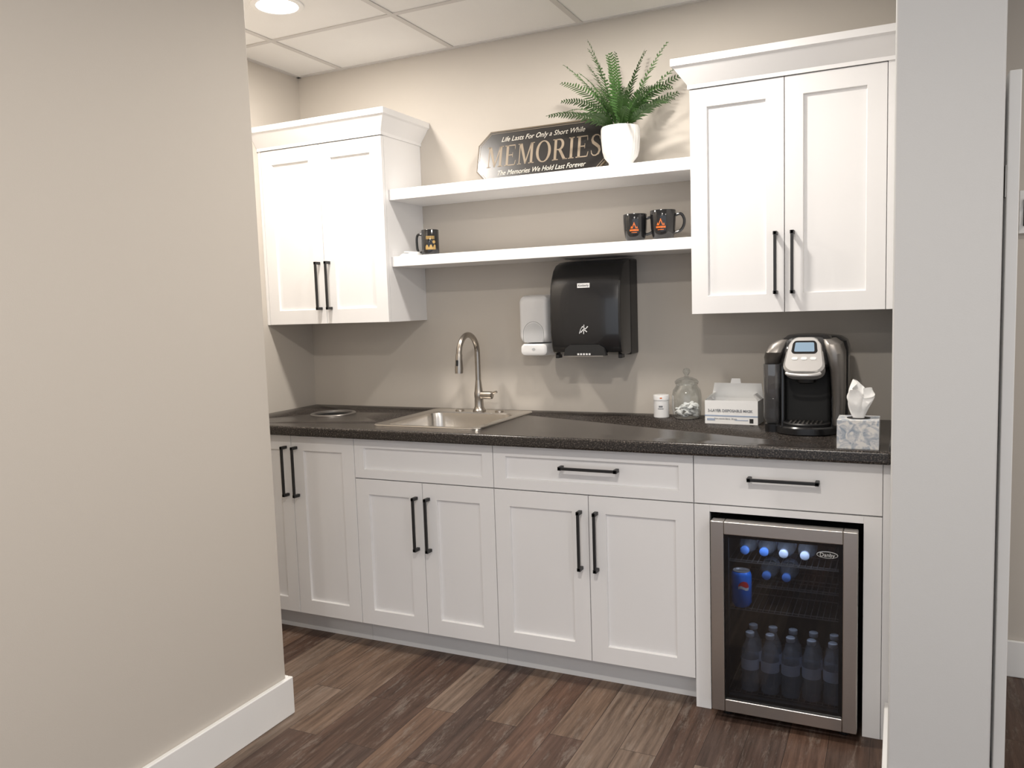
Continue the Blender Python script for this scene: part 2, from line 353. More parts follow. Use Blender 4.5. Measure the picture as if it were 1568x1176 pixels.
loft('basin',L,M_steelh,cap0=False,cap1=True,smooth=30)
lathe('drain',[(0.040,0.0),(0.044,0.004),(0.030,0.004),(0.026,0.001),(0.004,0.001)],M_nickel,cy=-0.035,cz=-0.170,cap1=True)
lathe('hole_cover',[(0.020,0),(0.019,0.005),(0.012,0.007),(0.002,0.007)],M_nickel,cx=0.10,cy=0.215,cz=0.0035,cap1=True)
lathe('hole_cover_b',[(0.020,0),(0.019,0.005),(0.012,0.007),(0.002,0.007)],M_nickel,cx=-0.10,cy=0.215,cz=0.0035,cap1=True)
root('kitchen_faucet',(-1.70,-0.105,ZC+0.0035))
lathe('base',[(0.030,0),(0.030,0.005),(0.024,0.012),(0.0205,0.022),(0.0195,0.06),(0.0205,0.064),(0.0205,0.082),(0.019,0.086),(0.016,0.11),(0.0125,0.14)],M_nickel,cap0=True,cap1=True)
R=0.083; zc=0.262; pts=[(0,0,0.12),(0,0,0.18),(0,0,0.23)]
for i in range(0,19):
    a=math.pi*i/18; pts.append((0,-R+R*math.cos(a),zc+R*math.sin(a)))
pts.append((0,-2*R-0.002,zc-0.015))
tube('gooseneck',pts,0.0122,M_nickel,n=20)
tube('spray_head',[(0,-2*R-0.001,zc+0.006),(0,-2*R-0.001,zc),(0,-2*R-0.003,zc-0.02),(0,-2*R-0.005,zc-0.06),(0,-2*R-0.006,zc-0.078)],[0.0130,0.0145,0.015,0.018,0.017],M_nickel,n=24)
box('spray_button',-0.005,0.005,-2*R-0.023,-2*R-0.012,zc-0.045,zc-0.02,M_black,bevel=0.002)
tube('valve',[(0.012,0,0.072),(0.05,0,0.072),(0.066,0,0.072),(0.070,0,0.072)],[0.0175,0.0175,0.0165,0.010],M_nickel,n=24)
tube('lever',[(0.062,0,0.078),(0.082,-0.002,0.086),(0.092,-0.004,0.088)],[0.006,0.0055,0.005],M_nickel,n=12)

# ------------------------------------------------------------------ wall cabinets + shelves
CR=[(0.0,2.135),(0.006,2.135),(0.006,2.148),(0.046,2.204),(0.055,2.210),(0.055,2.234),(0.0,2.234)]
def crown(side,x0,x1):
    rows=[]
    for o,z in CR:
        if side=='R': rows.append([(x0,YU-o,z),(x1+o,YU-o,z),(x1+o,-0.0005,z)])
        else: rows.append([(x0-o,-0.0005,z),(x0-o,YU-o,z),(x1,YU-o,z)])
    V=[p for r_ in rows for p in r_]; F=[]
    for i in range(len(rows)-1):
        for j in range(2):
            a=i*3+j; F.append((a,a+1,a+4,a+3))
    mesh('crown_moulding',V,F,M_cab)
ZU=1.335
root('wall_cabinet',(-2.35,-0.16,1.7),local=False)
box('carcass',XL+0.001,-2.016,YU+0.021,-0.001,ZU,2.233,M_cab)
box('filler',XL+0.001,-2.684,YU,YU+0.021,ZU,2.20,M_cab)
box('frieze',-2.684,-2.016,YU,YU+0.021,2.137,2.20,M_cab)
shaker('door_left',-2.682,-2.350-G,ZU,2.133,YU,st=0.060,rl=0.065); shaker('door_right',-2.350+G,-2.016,ZU,2.133,YU,st=0.060,rl=0.065)
vpull('pull_left',-2.350-0.028,1.398,1.614,YU); vpull('pull_right',-2.350+0.028,1.398,1.614,YU)
crown('R',XL+0.001,-2.016)
root('wall_cabinet',(-0.35,-0.16,1.7),local=False)
box('carcass',-0.690,XR-0.001,YU+0.021,-0.001,ZU,2.233,M_cab)
box('filler',-0.044,XR-0.001,YU,YU+0.021,ZU,2.20,M_cab,bevel=0.001)
box('frieze',-0.690,-0.044,YU,YU+0.021,2.137,2.20,M_cab)
shaker('door_left',-0.690,-0.366-G,ZU,2.133,YU,st=0.060,rl=0.065); shaker('door_right',-0.366+G,-0.046,ZU,2.133,YU,st=0.060,rl=0.065)
vpull('pull_left',-0.366-0.028,1.398,1.614,YU); vpull('pull_right',-0.366+0.028,1.398,1.614,YU)
crown('L',-0.690,XR-0.001)
noroot()
S1=1.908; S2=1.619
box('floating_shelf',-2.015,-0.691,-0.277,-0.001,S1-0.046,S1,M_cab,bevel=0.0015)
box('floating_shelf',-2.015,-0.691,-0.277,-0.001,S2-0.044,S2,M_cab,bevel=0.0015)

# ------------------------------------------------------------------ decorative sign
root('decorative_sign',(-1.365,-0.125,S1+0.0015),rot=(D2R(-14),0,0))
W=0.30;H=0.235;c=0.055
def octo(w,h0,h1,c,cc):
    return [(-w+c,h0),(w-c,h0),(w,h0+cc),(w,h1-cc),(w-c,h1),(-w+c,h1),(-w,h1-cc),(-w,h0+cc)]
flat('plaque',[octo(W,0,H,c,c*1.05)],-0.006,M_goldedge,th=0.014)
flat('face',[octo(W-0.006,0.006,H-0.006,c-0.003,c)],-0.0068,M_sign,th=0.001)
o1=octo(W-0.011,0.011,H-0.011,c-0.006,c-0.002); o2=octo(W-0.0125,0.0125,H-0.0125,c-0.0065,c-0.0025)
flat('border',[[o1[i],o1[(i+1)%8],o2[(i+1)%8],o2[i]] for i in range(8)],-0.0074,M_gold)
def ribbon(pts,wd):
    out=[]; n=len(pts); Lp=[];Rp=[]
    for i in range(n):
        a=pts[max(0,i-1)]; b=pts[min(n-1,i+1)]; dx=b[0]-a[0];dy=b[1]-a[1]; l=math.hypot(dx,dy) or 1
        w=wd[i]/2 if isinstance(wd,list) else wd/2
        Lp.append((pts[i][0]-dy/l*w,pts[i][1]+dx/l*w)); Rp.append((pts[i][0]+dy/l*w,pts[i][1]-dx/l*w))
    for i in range(n-1): out.append([Rp[i],Rp[i+1],Lp[i+1],Lp[i]])
    return out
def rect(a,b,c_,d): return [(a,c_),(b,c_),(b,d),(a,d)]
def arc(cx,cy,rx,ry,a0,a1,n=14): return [(cx+rx*math.cos(D2R(a0+(a1-a0)*i/n)),cy+ry*math.sin(D2R(a0+(a1-a0)*i/n))) for i in range(n+1)]
s=0.04
def gl(ch):
    P=[]
    if ch=='M':
        P+=[rect(0.08,0.13,0,1),rect(0.72,0.86,0,1),[(0.08,1),(0.24,1),(0.50,0.12),(0.44,0.0),(0.42,0)],[(0.42,0),(0.48,0),(0.80,1),(0.72,1)],rect(0,0.22,0,s),rect(0.0,0.2,1-s,1),rect(0.64,0.94,0,s),rect(0.74,0.94,1-s,1)]; w=0.98
    elif ch=='E':
        P+=[rect(0.08,0.22,0,1),rect(0,0.62,0,s+0.01),rect(0,0.60,1-s-0.01,1),rect(0.2,0.46,0.49,0.54),[(0.57,0),(0.62,0),(0.66,0.24),(0.63,0.24)],[(0.56,1),(0.60,1),(0.60,0.77),(0.58,0.77)],rect(0.44,0.47,0.40,0.63)]; w=0.70
    elif ch=='O':
        n=28; a=arc(0.42,0.5,0.42,0.52,0,360,n); b=arc(0.42,0.5,0.27,0.47,0,360,n)
        P+=[[a[i],a[i+1],b[i+1],b[i]] for i in range(n)]; w=0.88
    elif ch=='R':
        P+=[rect(0.08,0.22,0,1),rect(0,0.32,0,s),rect(0,0.2,1-s,1)]
        p=[(0.2,0.975)]+arc(0.34,0.735,0.21,0.24,90,-90)+[(0.2,0.495)]; wd=[0.05]+[0.05+0.09*math.sin(math.pi*i/14) for i in range(15)]+[0.05]
        P+=ribbon(p,wd); P+=[[(0.30,0.5),(0.46,0.5),(0.76,0.0),(0.60,0.0)],rect(0.58,0.82,0,s)]; w=0.82
    elif ch=='I':
        P+=[rect(0.08,0.22,0,1),rect(0,0.30,0,s),rect(0,0.30,1-s,1)]; w=0.36
    elif ch=='S':
        p=[(0.50,0.76),(0.47,0.90),(0.36,0.97),(0.24,0.975),(0.12,0.90),(0.08,0.76),(0.14,0.63),(0.30,0.52),(0.45,0.40),(0.50,0.25),(0.44,0.09),(0.30,0.02),(0.17,0.03),(0.08,0.12),(0.05,0.27)]
        wd=[0.03,0.045,0.05,0.055,0.09,0.12,0.14,0.15,0.14,0.12,0.09,0.055,0.05,0.045,0.03]
        P+=ribbon(p,wd); w=0.60
    return P,w
hh=0.092; word='MEMORIES'; tot=sum(gl(ch)[1]+0.06 for ch in word)-0.06; sc=0.52/tot; x=-0.26+0.008
P=[]
for ch in word:
    p,w=gl(ch); P+=[[(x+a*sc,0.072+b*hh) for a,b in q] for q in p]; x+=(w+0.06)*sc
flat('lettering_main',P,-0.0074,M_gold)
text('lettering_top','Life Lasts For Only a Short While',0.031,(0.0,-0.0074,0.192),M_cream,shear=0.35,sx=0.90)
text('lettering_bottom','The Memories We Hold Last Forever',0.031,(0.0,-0.0074,0.042),M_cream,shear=0.35,sx=0.84)

# ------------------------------------------------------------------ potted fern
root('potted_fern',(-0.992,-0.185,S1+0.0005))
n=96
def potloop(r,z,rib): return [(r*(1+rib*math.cos(32*2*math.pi*j/n))*math.cos(2*math.pi*j/n),r*(1+rib*math.cos(32*2*math.pi*j/n))*math.sin(2*math.pi*j/n),z) for j in range(n)]
loft('pot',[potloop(0.044,0.0,0),potloop(0.046,0.004,0),potloop(0.048,0.022,0),potloop(0.052,0.026,0),potloop(0.064,0.042,0.018),potloop(0.070,0.065,0.022),potloop(0.074,0.11,0.022),potloop(0.0745,0.145,0.018),potloop(0.0745,0.151,0),potloop(0.073,0.155,0),potloop(0.069,0.154,0),potloop(0.067,0.135,0)],M_pot,cap0=True,cap1=False,smooth=60)
lathe('soil',[(0.0675,0.138),(0.03,0.143),(0.004,0.145)],M_soil,cap1=True)
V=[];F=[]
def frond(az,el,length,droop,roll=0):
    ns=26; p=Vector((0.012*math.cos(az),0.012*math.sin(az),0.14)); ds=length/ns
    prev=None
    for i in range(ns+1):
        tt=i/ns
        e2=el-droop*tt**1.5
        d=Vector((math.cos(az)*math.cos(e2),math.sin(az)*math.cos(e2),math.sin(e2)))
        side=Vector((-math.sin(az),math.cos(az),0)); up=side.cross(d)*-1
        side=(side*math.cos(roll)+up*math.sin(roll)).normalized(); up=d.cross(side)
        w=0.0017*(1-0.7*tt)
        ring=[p+side*w,p+up*w,p-side*w,p-up*w]
        k=len(V); V.extend(ring)
        if prev is not None:
            for j in range(4): F.append((prev+j,prev+(j+1)%4,k+(j+1)%4,k+j))
        prev=k
        if tt>0.14:
            ll=0.046*min(1,(tt-0.08)*4)*(1.03-tt)**0.6*length/0.32+0.005
            for sgn in (1,-1):
                ld=(side*sgn+d*0.42+up*random.uniform(-0.1,0.25)).normalized(); lw=d*0.0060*(0.6+0.4*(1-tt))
                a=p; b=p+ld*ll*0.30+lw+up*0.001; c_=p+ld*ll*0.30-lw*0.9+up*0.001; m1=p+ld*ll*0.72+lw*0.85; m2=p+ld*ll*0.72-lw*0.45; tip=p+ld*ll+d*ll*0.12-up*ll*0.12
                k=len(V); V.extend([a+lw*0.5,a-lw*0.5,b,c_,m1,m2,tip])
                F.extend([(k,k+1,k+3,k+2),(k+2,k+3,k+5,k+4),(k+4,k+5,k+6)])
        p=p+d*ds
        if p.y>0.160: p.y=0.160
fr=[(180,38,0.33,0.9),(172,60,0.35,0.8),(195,64,0.34,0.5),(160,76,0.38,0.40),(250,82,0.28,0.3),(175,78,0.38,0.25),(150,68,0.35,0.4),(120,84,0.33,0.3),(60,78,0.35,0.4),(8,68,0.36,0.3),(20,58,0.34,0.5),(0,54,0.32,0.8),(-5,40,0.31,0.9),(-20,34,0.27,0.8),(-40,55,0.24,1.1),(-70,62,0.22,1.2),(-110,60,0.22,1.2),(-140,50,0.26,1.1),(200,31,0.28,0.7),(-10,64,0.27,1.5),(90,70,0.26,0.5),(-85,78,0.29,0.6),(215,72,0.27,0.7),(-30,76,0.30,0.6),(140,66,0.30,0.8),(40,50,0.24,0.9),(-60,40,0.19,1.2),(-125,38,0.20,1.1),(185,52,0.26,1.3),(-15,50,0.22,1.3)]
for az,el,ln,dr in fr: frond(D2R(az+random.uniform(-5,5)),D2R(el),ln*0.99,dr,roll=random.uniform(0.15,0.75)*random.choice((-1,1)))
V=[Vector((min(v.x,0.238),v.y,v.z)) for v in V]
mesh('fronds',V,F,M_leaf,fix=False)

# ------------------------------------------------------------------ mugs
def arcdecal(name,r,a0,a1,z0,z1,fn,m,nu=48,nv=28):
    V=[];F=[];idx={}
    def vid(i,j):
        if (i,j) not in idx:
            a=a0+(a1-a0)*i/nu; idx[(i,j)]=len(V); V.append((r*math.cos(a),r*math.sin(a),z0+(z1-z0)*j/nv))
        return idx[(i,j)]
    for i in range(nu):
        for j in range(nv):
            if fn((i+.5)/nu,(j+.5)/nv): F.append((vid(i,j),vid(i+1,j),vid(i+1,j+1),vid(i,j+1)))
    return mesh(name,V,F,m,fix=False)
def mountain(u,v):
    pk=max(0.95-abs(u-0.5)*2.2,0.66-abs(u-0.22)*2.4,0.62-abs(u-0.80)*2.4)
    if v<pk and v>pk-0.17 and v>0.42: return True
    if 0.20<v<0.34 and 0.04<u<0.96 and ((u*8)%1)<0.80: return True
    if 0.08<v<0.12 and 0.2<u<0.8: return True
    return False
def mug(loc,rot,r,h,kind):
    root('coffee_mug',(loc[0],loc[1],loc[2]+0.0006),rot=(0,0,rot))
    if kind=='taper':
        lathe('body',[(r*0.70,0),(r*0.74,0.002),(r*0.86,0.018),(r*0.95,0.045),(r*0.99,h*0.75),(r,h-0.002),(r-0.0015,h),(r-0.003,h-0.002),(r*0.93,h*0.6),(r*0.85,0.02),(r*0.6,0.007),(0.002,0.006)],M_ceram,cap0=True,cap1=True,n=48)
        hp=[(r*0.93,0,h*0.82),(r+0.018,0,h*0.86),(r+0.030,0,h*0.70),(r+0.029,0,h*0.48),(r+0.016,0,h*0.30),(r*0.88,0,h*0.24)]
    else:
        lathe('body',[(r*0.96,0),(r,0.003),(r,h-0.002),(r-0.0015,h),(r-0.004,h-0.002),(r-0.004,0.008),(0.002,0.007)],M_ceram,cap0=True,cap1=True,n=48)
        hp=[(r*0.97,0,h*0.83),(r+0.018,0,h*0.84),(r+0.026,0,h*0.72),(r+0.027,0,h*0.45),(r+0.024,0,h*0.22),(r+0.014,0,h*0.13),(r*0.97,0,h*0.14)]
    P=[]
    for i in range(len(hp)-1):
        p0=Vector(hp[max(0,i-1)]);p1=Vector(hp[i]);p2=Vector(hp[i+1]);p3=Vector(hp[min(len(hp)-1,i+2)])
        for k in range(6):
            u=k/6; P.append(0.5*((2*p1)+(p2-p0)*u+(2*p0-5*p1+4*p2-p3)*u*u+(-p0+3*p1-3*p2+p3)*u**3))
    P.append(Vector(hp[-1])); tube('handle',P,0.0055,M_ceram,n=12)
mug((-1.853,-0.215,S2),D2R(186),0.038,0.108,'straight')
base=D2R(-58-186)
arcdecal('print',0.0383,base-0.65,base+0.65,0.022,0.050,lambda u,v:(0.1<v<0.25 or (v<0.25+0.5*abs(math.sin(u*9))) ) and 0.05<u<0.95,M_goldpr)
arcdecal('print_text',0.0383,base-0.5,base+0.5,0.066,0.080,lambda u,v:((u*8)%1)<0.72,M_goldpr)
arcdecal('print_moon',0.0383,base+0.2,base+0.6,0.046,0.062,lambda u,v:(u-0.5)**2+(v-0.5)**2<0.2,M_goldpr)
mug((-0.935,-0.20,S2),D2R(8),0.046,0.105,'taper')
base=D2R(-75-8); arcdecal('print',0.0452,base-0.48,base+0.35,0.028,0.075,mountain,M_orange)
mug((-0.826,-0.195,S2),D2R(12),0.049,0.112,'taper')
base=D2R(-86-12); arcdecal('print',0.0483,base-0.42,base+0.42,0.032,0.082,mountain,M_orange)
root('folded_napkin',(-1.940,-0.240,S2+0.0004))
for i,(w,d,z,a) in enumerate([(0.085,0.055,0.0,5),(0.080,0.052,0.006,-3),(0.066,0.05,0.012,12)]):
    L=[rr(0.004*i,0,w-0.004,d-0.004,0.006,z),rr(0.004*i,0,w,d,0.008,z+0.003),rr(0.004*i,0,w-0.004,d-0.004,0.006,z+0.006)]
    ca,sa=math.cos(D2R(a)),math.sin(D2R(a)); L=[[(p[0]*ca-p[1]*sa,p[0]*sa+p[1]*ca,p[2]+0.002*math.sin(p[0]*70+i)*(i>0)) for p in l] for l in L]
    loft('layer_%d'%i,L,M_paper)

# ------------------------------------------------------------------ soap dispenser
def yloops(secs,n=6):
    out=[]
    for y,cx,cz,w,h,r_ in secs:
        l=rr(cx,cz,w,h,r_,0,n); out.append([(p[0],y,p[1]) for p in l])
    return out
root('soap_dispenser',(-1.425,0,1.30))
loft('back_plate',yloops([(-0.0,0,0,0.136,0.262,0.02),(-0.02,0,0,0.138,0.264,0.02)]),M_whitepl)
loft('cover',yloops([(-0.012,0,0.028,0.140,0.206,0.02),(-0.065,0,0.028,0.139,0.205,0.022),(-0.090,0,0.027,0.134,0.198,0.026),(-0.099,0,0.024,0.122,0.186,0.028),(-0.102,0,0.022,0.105,0.17,0.024)]),M_whitepl)
loft('push_bar',yloops([(-0.02,0,-0.104,0.130,0.054,0.016),(-0.088,0,-0.104,0.128,0.053,0.018),(-0.101,0,-0.103,0.120,0.048,0.018),(-0.105,0,-0.102,0.104,0.036,0.014)]),M_whitepl)
def dome(w,y,k):
    P=[(-w,-0.072),(w,-0.072)]+[(w*math.cos(D2R(a)),-0.035+w*1.05*math.sin(D2R(a))) for a in range(0,181,12)]
    return [(p[0]*k,y,-0.04+(p[1]+0.04)*k) for p in P]
loft('level_window',[dome(0.044,-0.100,1),dome(0.044,-0.1030,1),dome(0.044,-0.1040,0.94)],M_greypl)
tube('seam',[(-0.048,-0.1020,-0.070)]+[(-0.048*math.cos(D2R(a)),-0.1020,-0.035+0.052*math.sin(D2R(a))) for a in range(0,181,10)]+[(0.048,-0.1020,-0.070)],0.0012,M_seam,n=8)
flat('embossed_mark',[arc(0,-0.102,0.008,0.006,0,360,16)],-0.1056,M_seam)

# ------------------------------------------------------------------ paper towel dispenser
root('paper_towel_dispenser',(-1.142,0,1.178))
prof=[(0.0,0.0),(-0.16,0.0),(-0.205,0.004),(-0.226,0.016),(-0.236,0.04),(-0.243,0.09),(-0.245,0.15),(-0.243,0.22),(-0.236,0.27),(-0.222,0.31),(-0.200,0.345),(-0.17,0.368),(-0.13,0.380),(-0.08,0.386),(0.0,0.388)]
def xsec(x,k,kz=0): return [(x,(p[0]*k if p[0]<-0.01 else p[0]),p[1]*(1-kz)+0.19*kz) for p in prof]
loft('cover',[xsec(-0.150,0.90,0.03),xsec(-0.1475,0.945,0.01),xsec(-0.142,0.965,0),xsec(-0.12,0.985),xsec(-0.06,1.0),xsec(0.06,1.0),xsec(0.12,0.985),xsec(0.142,0.965),xsec(0.1475,0.945,0.01),xsec(0.150,0.90,0.03)],M_plblack,smooth=28)
box('rear_chassis',-0.152,0.152,-0.10,0.0,-0.004,0.382,M_black,bevel=0.006)
loft('mouth',[[(x,y,0.001+zz) for x,zz in [(-0.09,0),(0.09,0),(0.082,0.03),(0.06,0.044),(-0.06,0.044),(-0.082,0.03)]] for y in (-0.215,-0.2415)],M_dark,smooth=None)
box('tear_bar',-0.075,0.075,-0.232,-0.214,-0.003,0.003,M_steel)
for sx in (-1,1): box('foot_%d'%(sx+1),sx*0.135-0.008,sx*0.135+0.008,-0.20,-0.16,-0.012,0.004,M_black,bevel=0.003)
flat('label_plate',[rect(-0.026,0.026,0.272,0.290)],-0.2365,M_labelw,th=0.004)
text('label_text','Kimberly',0.012,(0,-0.2368,0.281),M_blackink)
flat('emblem',ribbon([(-0.014,0.105),(-0.004,0.118),(0.008,0.108),(0.018,0.118)],0.004)+ribbon([(-0.012,0.094),(0.0,0.108),(0.014,0.096)],0.004)+ribbon([(0.0,0.088),(0.002,0.125)],0.003)+ribbon([(-0.018,0.09),(-0.01,0.112)],0.003),-0.2455,M_labelw)
flat('mouth_label',[rect(-0.030+i*0.012,-0.030+i*0.012+0.008,0.0035,0.0105) for i in (0,1,2,3,4)],-0.2425,M_labelw)

# ------------------------------------------------------------------ counter-top items
root('plastic_canister',(-0.868,-0.105,ZC))
lathe('body',[(0.029,0),(0.031,0.002),(0.031,0.070),(0.0295,0.071)],M_whitepl,cap0=True,cap1=True)
lathe('lid',[(0.0325,0.071),(0.0325,0.088),(0.031,0.091),(0.026,0.092)],M_whitepl,cap1=True)
arcdecal('label',0.0312,D2R(-115),D2R(-45),0.03,0.055,lambda u,v:(0.2<v<0.35 and 0.2<u<0.8) or (0.5<v<0.8 and 0.3<u<0.7),M_ink)
arcdecal('lid_spot',0.0327,D2R(-85),D2R(-70),0.078,0.083,lambda u,v:True,M_orange)
root('glass_jar',(-0.762,-0.115,ZC))
lathe('jar',[(0.002,0.002),(0.040,0.001),(0.048,0.003),(0.054,0.012),(0.058,0.04),(0.058,0.09),(0.054,0.112),(0.043,0.128),(0.041,0.134),(0.045,0.138),(0.045,0.141),(0.039,0.140)],M_glass)
lathe('lid',[(0.046,0.141),(0.047,0.146),(0.040,0.155),(0.022,0.163),(0.009,0.166),(0.007,0.172),(0.013,0.180),(0.015,0.188),(0.011,0.197),(0.002,0.200)],M_glass)
V=[];F=[]
for i in range(60):
    a=random.uniform(0,6.28); rr_=0.042*math.sqrt(random.random()); px,py,pz=rr_*math.cos(a),rr_*math.sin(a),0.012+0.0085*(i//11)+random.uniform(0,0.004)
    R3=Euler((random.uniform(-.6,.6),random.uniform(-.6,.6),random.uniform(0,3))).to_matrix(); k=len(V)
    for j in range(8):
        for zz,sc_ in ((-0.5,0.7),(0,1),(0.5,0.7)):
            V.append(Vector((px,py,pz))+R3@Vector((0.014*math.cos(j*math.pi/4)*sc_,0.009*math.sin(j*math.pi/4)*sc_,zz*0.009)))
    for j in range(8):
        b=(j+1)%8
        for q in (0,1): F.append((k+j*3+q,k+b*3+q,k+b*3+q+1,k+j*3+q+1))
    F.append(tuple(k+j*3+2 for j in range(8))); F.append(tuple(k+j*3 for j in reversed(range(8))))
mesh('mints',V,F,M_paper,smooth=60,fix=False)

root('face_mask_box',(-0.565,-0.185,ZC),rot=(0,0,D2R(-3)))
hw=0.098;hd=0.052;bh=0.088; th=0.0015
boxes('carton',[(-hw,hw,-hd,-hd+th,0,bh),(-hw,hw,hd-th,hd,0,bh),(-hw,-hw+th,-hd+th,hd-th,0,bh),(hw-th,hw,-hd+th,hd-th,0,bh),(-hw+th,hw-th,-hd+th,hd-th,0,th)],M_paper)
loft('mask_stack',[rr(0,0,0.18,0.09,0.01,0.003),rr(0,0,0.182,0.092,0.01,0.055),rr(0,0,0.17,0.08,0.01,0.060)],M_paper)
mesh('lid',[(-hw,hd,bh),(hw,hd,bh),(hw,0.018,bh+0.060),(-hw*0.80,0.018,bh+0.060),(-hw,hd-th,bh),(hw,hd-th,bh),(hw,0.018-th,bh+0.060),(-hw*0.80,0.018-th,bh+0.060)],[(0,1,2,3),(4,5,6,7),(0,1,5,4),(1,2,6,5),(2,3,7,6),(3,0,4,7)],M_paper)
mesh('tuck_tab',[(-0.018,0.018,bh+0.058),(0.022,0.018,bh+0.058),(0.020,0.014,bh+0.078),(-0.012,0.014,bh+0.078),(-0.018,0.0165,bh+0.058),(0.022,0.0165,bh+0.058),(0.020,0.0125,bh+0.078),(-0.012,0.0125,bh+0.078)],[(0,1,2,3),(4,5,6,7),(0,1,5,4),(1,2,6,5),(2,3,7,6),(3,0,4,7)],M_paper)
for sx in (-1,1):
    mesh('side_flap_%d'%(sx+1),[(sx*hw,-hd+0.004,bh),(sx*hw,hd-0.004,bh),(sx*(hw-0.02),hd-0.015,bh+0.022),(sx*(hw-0.02),-hd+0.015,bh+0.022)],[(0,1,2,3)],M_paper,fix=False)
flat('print_band',[rect(-hw,hw,0.028,0.033),rect(0.015,hw-0.035,0.014,0.017),rect(-0.09,-0.06,0.012,0.02)],-hd-0.0006,M_printb)
text('print_main','3-LAYER DISPOSABLE MASK',0.0135,(-0.004,-hd-0.0008,0.050),M_ink,off=0.0002)
text('print_small','Non-woven fabric  50 pcs',0.008,(-0.02,-hd-0.0008,0.020),M_ink)
flat('print_code',[rect(0.068,0.082,0.006,0.022)],-hd-0.0008,M_blackink)

# coffee maker
root('coffee_maker',(-0.288,-0.29,ZC))
loft('base',[rr(0,-0.015,0.196,0.300,0.085,0.0),rr(0,-0.015,0.204,0.308,0.088,0.004),rr(0,-0.015,0.204,0.308,0.088,0.024),rr(0,-0.015,0.196,0.300,0.085,0.029)],M_plblack)
lathe('drip_tray',[(0.076,0.028),(0.078,0.036),(0.074,0.040),(0.068,0.037),(0.002,0.037)],M_black,cy=-0.085,cap1=True)
boxes('drip_grill',[(-0.05+i*0.014-0.003,-0.05+i*0.014+0.003,-0.135,-0.035,0.0372,0.0392) for i in range(8)],M_gun)
loft('tower',[rr(0.022,0.085,0.206,0.170,0.035,0.0),rr(0.022,0.085,0.210,0.174,0.035,0.01),rr(0.022,0.085,0.210,0.174,0.035,0.285),rr(0.018,0.080,0.205,0.172,0.035,0.31),rr(0.008,0.075,0.18,0.14,0.035,0.325),rr(0.008,0.075,0.12,0.09,0.03,0.330)],M_plblack)
loft('bay_back',[rr(0,-0.03,0.15,0.05,0.015,0.025),rr(0,-0.03,0.15,0.05,0.015,0.22)],M_dark)
loft('bay_post',[rr(-0.078,-0.055,0.014,0.07,0.005,0.025),rr(-0.078,-0.055,0.014,0.07,0.005,0.24)],M_plblack)
loft('right_arm',[rr(0.100,-0.045,0.034,0.095,0.013,0.012),rr(0.102,-0.048,0.038,0.11,0.015,0.12),rr(0.100,-0.060,0.044,0.15,0.018,0.215),rr(0.094,-0.060,0.054,0.185,0.022,0.275),rr(0.084,-0.052,0.054,0.18,0.022,0.306),rr(0.070,-0.045,0.036,0.15,0.014,0.322)],M_gun)
loft('left_arm',[rr(-0.112,-0.040,0.050,0.13,0.02,0.238),rr(-0.106,-0.050,0.060,0.17,0.022,0.262),rr(-0.100,-0.055,0.062,0.185,0.022,0.280),rr(-0.088,-0.050,0.056,0.18,0.022,0.306),rr(-0.072,-0.045,0.036,0.15,0.014,0.322)],M_gun)
loft('reservoir',[rr(-0.110,0.00,0.044,0.19,0.016,0.030),rr(-0.114,0.00,0.052,0.21,0.018,0.05),rr(-0.114,0.00,0.054,0.214,0.018,0.237)],M_resv)
loft('reservoir_water',[rr(-0.112,0.00,0.040,0.18,0.014,0.036),rr(-0.114,0.00,0.044,0.196,0.015,0.05),rr(-0.114,0.00,0.044,0.196,0.015,0.15)],M_resv)
loft('reservoir_base',[rr(-0.112,0.00,0.050,0.20,0.018,0.0),rr(-0.112,0.00,0.052,0.205,0.018,0.028)],M_plblack)
loft('reservoir_lid',[rr(-0.116,0.055,0.054,0.12,0.016,0.238),rr(-0.114,0.055,0.052,0.12,0.016,0.275),rr(-0.104,0.055,0.034,0.11,0.012,0.290)],M_plblack)
loft('brew_head',[rr(0,-0.070,0.10,0.10,0.045,0.195),rr(0,-0.07,0.135,0.15,0.05,0.215),rr(0,-0.068,0.168,0.182,0.06,0.24),rr(0,-0.055,0.172,0.20,0.06,0.285),rr(0,-0.035,0.165,0.20,0.06,0.318),rr(0,-0.02,0.13,0.16,0.05,0.334),rr(0,-0.015,0.08,0.1,0.035,0.337)],M_plblack)
lathe('nozzle',[(0.022,0.17),(0.03,0.175),(0.034,0.20)],M_black,cy=-0.085,cap0=True)
def tiltloop(loop,zoff):
    a=D2R(60); out=[]
    for (x_,y_,z_) in loop:
        taper=1-0.16*(y_/0.06)
        out.append((x_*taper,-0.150+y_*math.cos(a)-zoff*math.sin(a),0.270+y_*math.sin(a)+zoff*math.cos(a)))
    return out
loft('silver_handle',[tiltloop(rr(0,0,0.118,0.134,0.035,0),-0.045),tiltloop(rr(0,0,0.120,0.136,0.036,0),0.002),tiltloop(rr(0,0,0.108,0.124,0.032,0),0.010)],M_silver)
loft('display_bezel',[tiltloop(rr(0,0.026,0.086,0.050,0.014,0),0.0095),tiltloop(rr(0,0.026,0.084,0.048,0.013,0),0.0112)],M_plblack)
loft('display',[tiltloop(rr(0,0.026,0.066,0.034,0.004,0),0.0113),tiltloop(rr(0,0.026,0.066,0.034,0.004,0),0.0120)],M_screen)
for i in range(3): loft('brew_button_%d'%i,[tiltloop(rr(-0.028+0.028*i,-0.016,0.020,0.012,0.005,0),0.009),tiltloop(rr(-0.028+0.028*i,-0.016,0.018,0.010,0.005,0),0.0122)],M_whitepl)
tube('handle_lip',[Vector((0.052*math.cos(D2R(a)),-0.190-0.012*math.sin(D2R(-a)),0.214-0.006*math.sin(D2R(-a)))) for a in range(180,361,15)],0.006,M_silver,n=10)
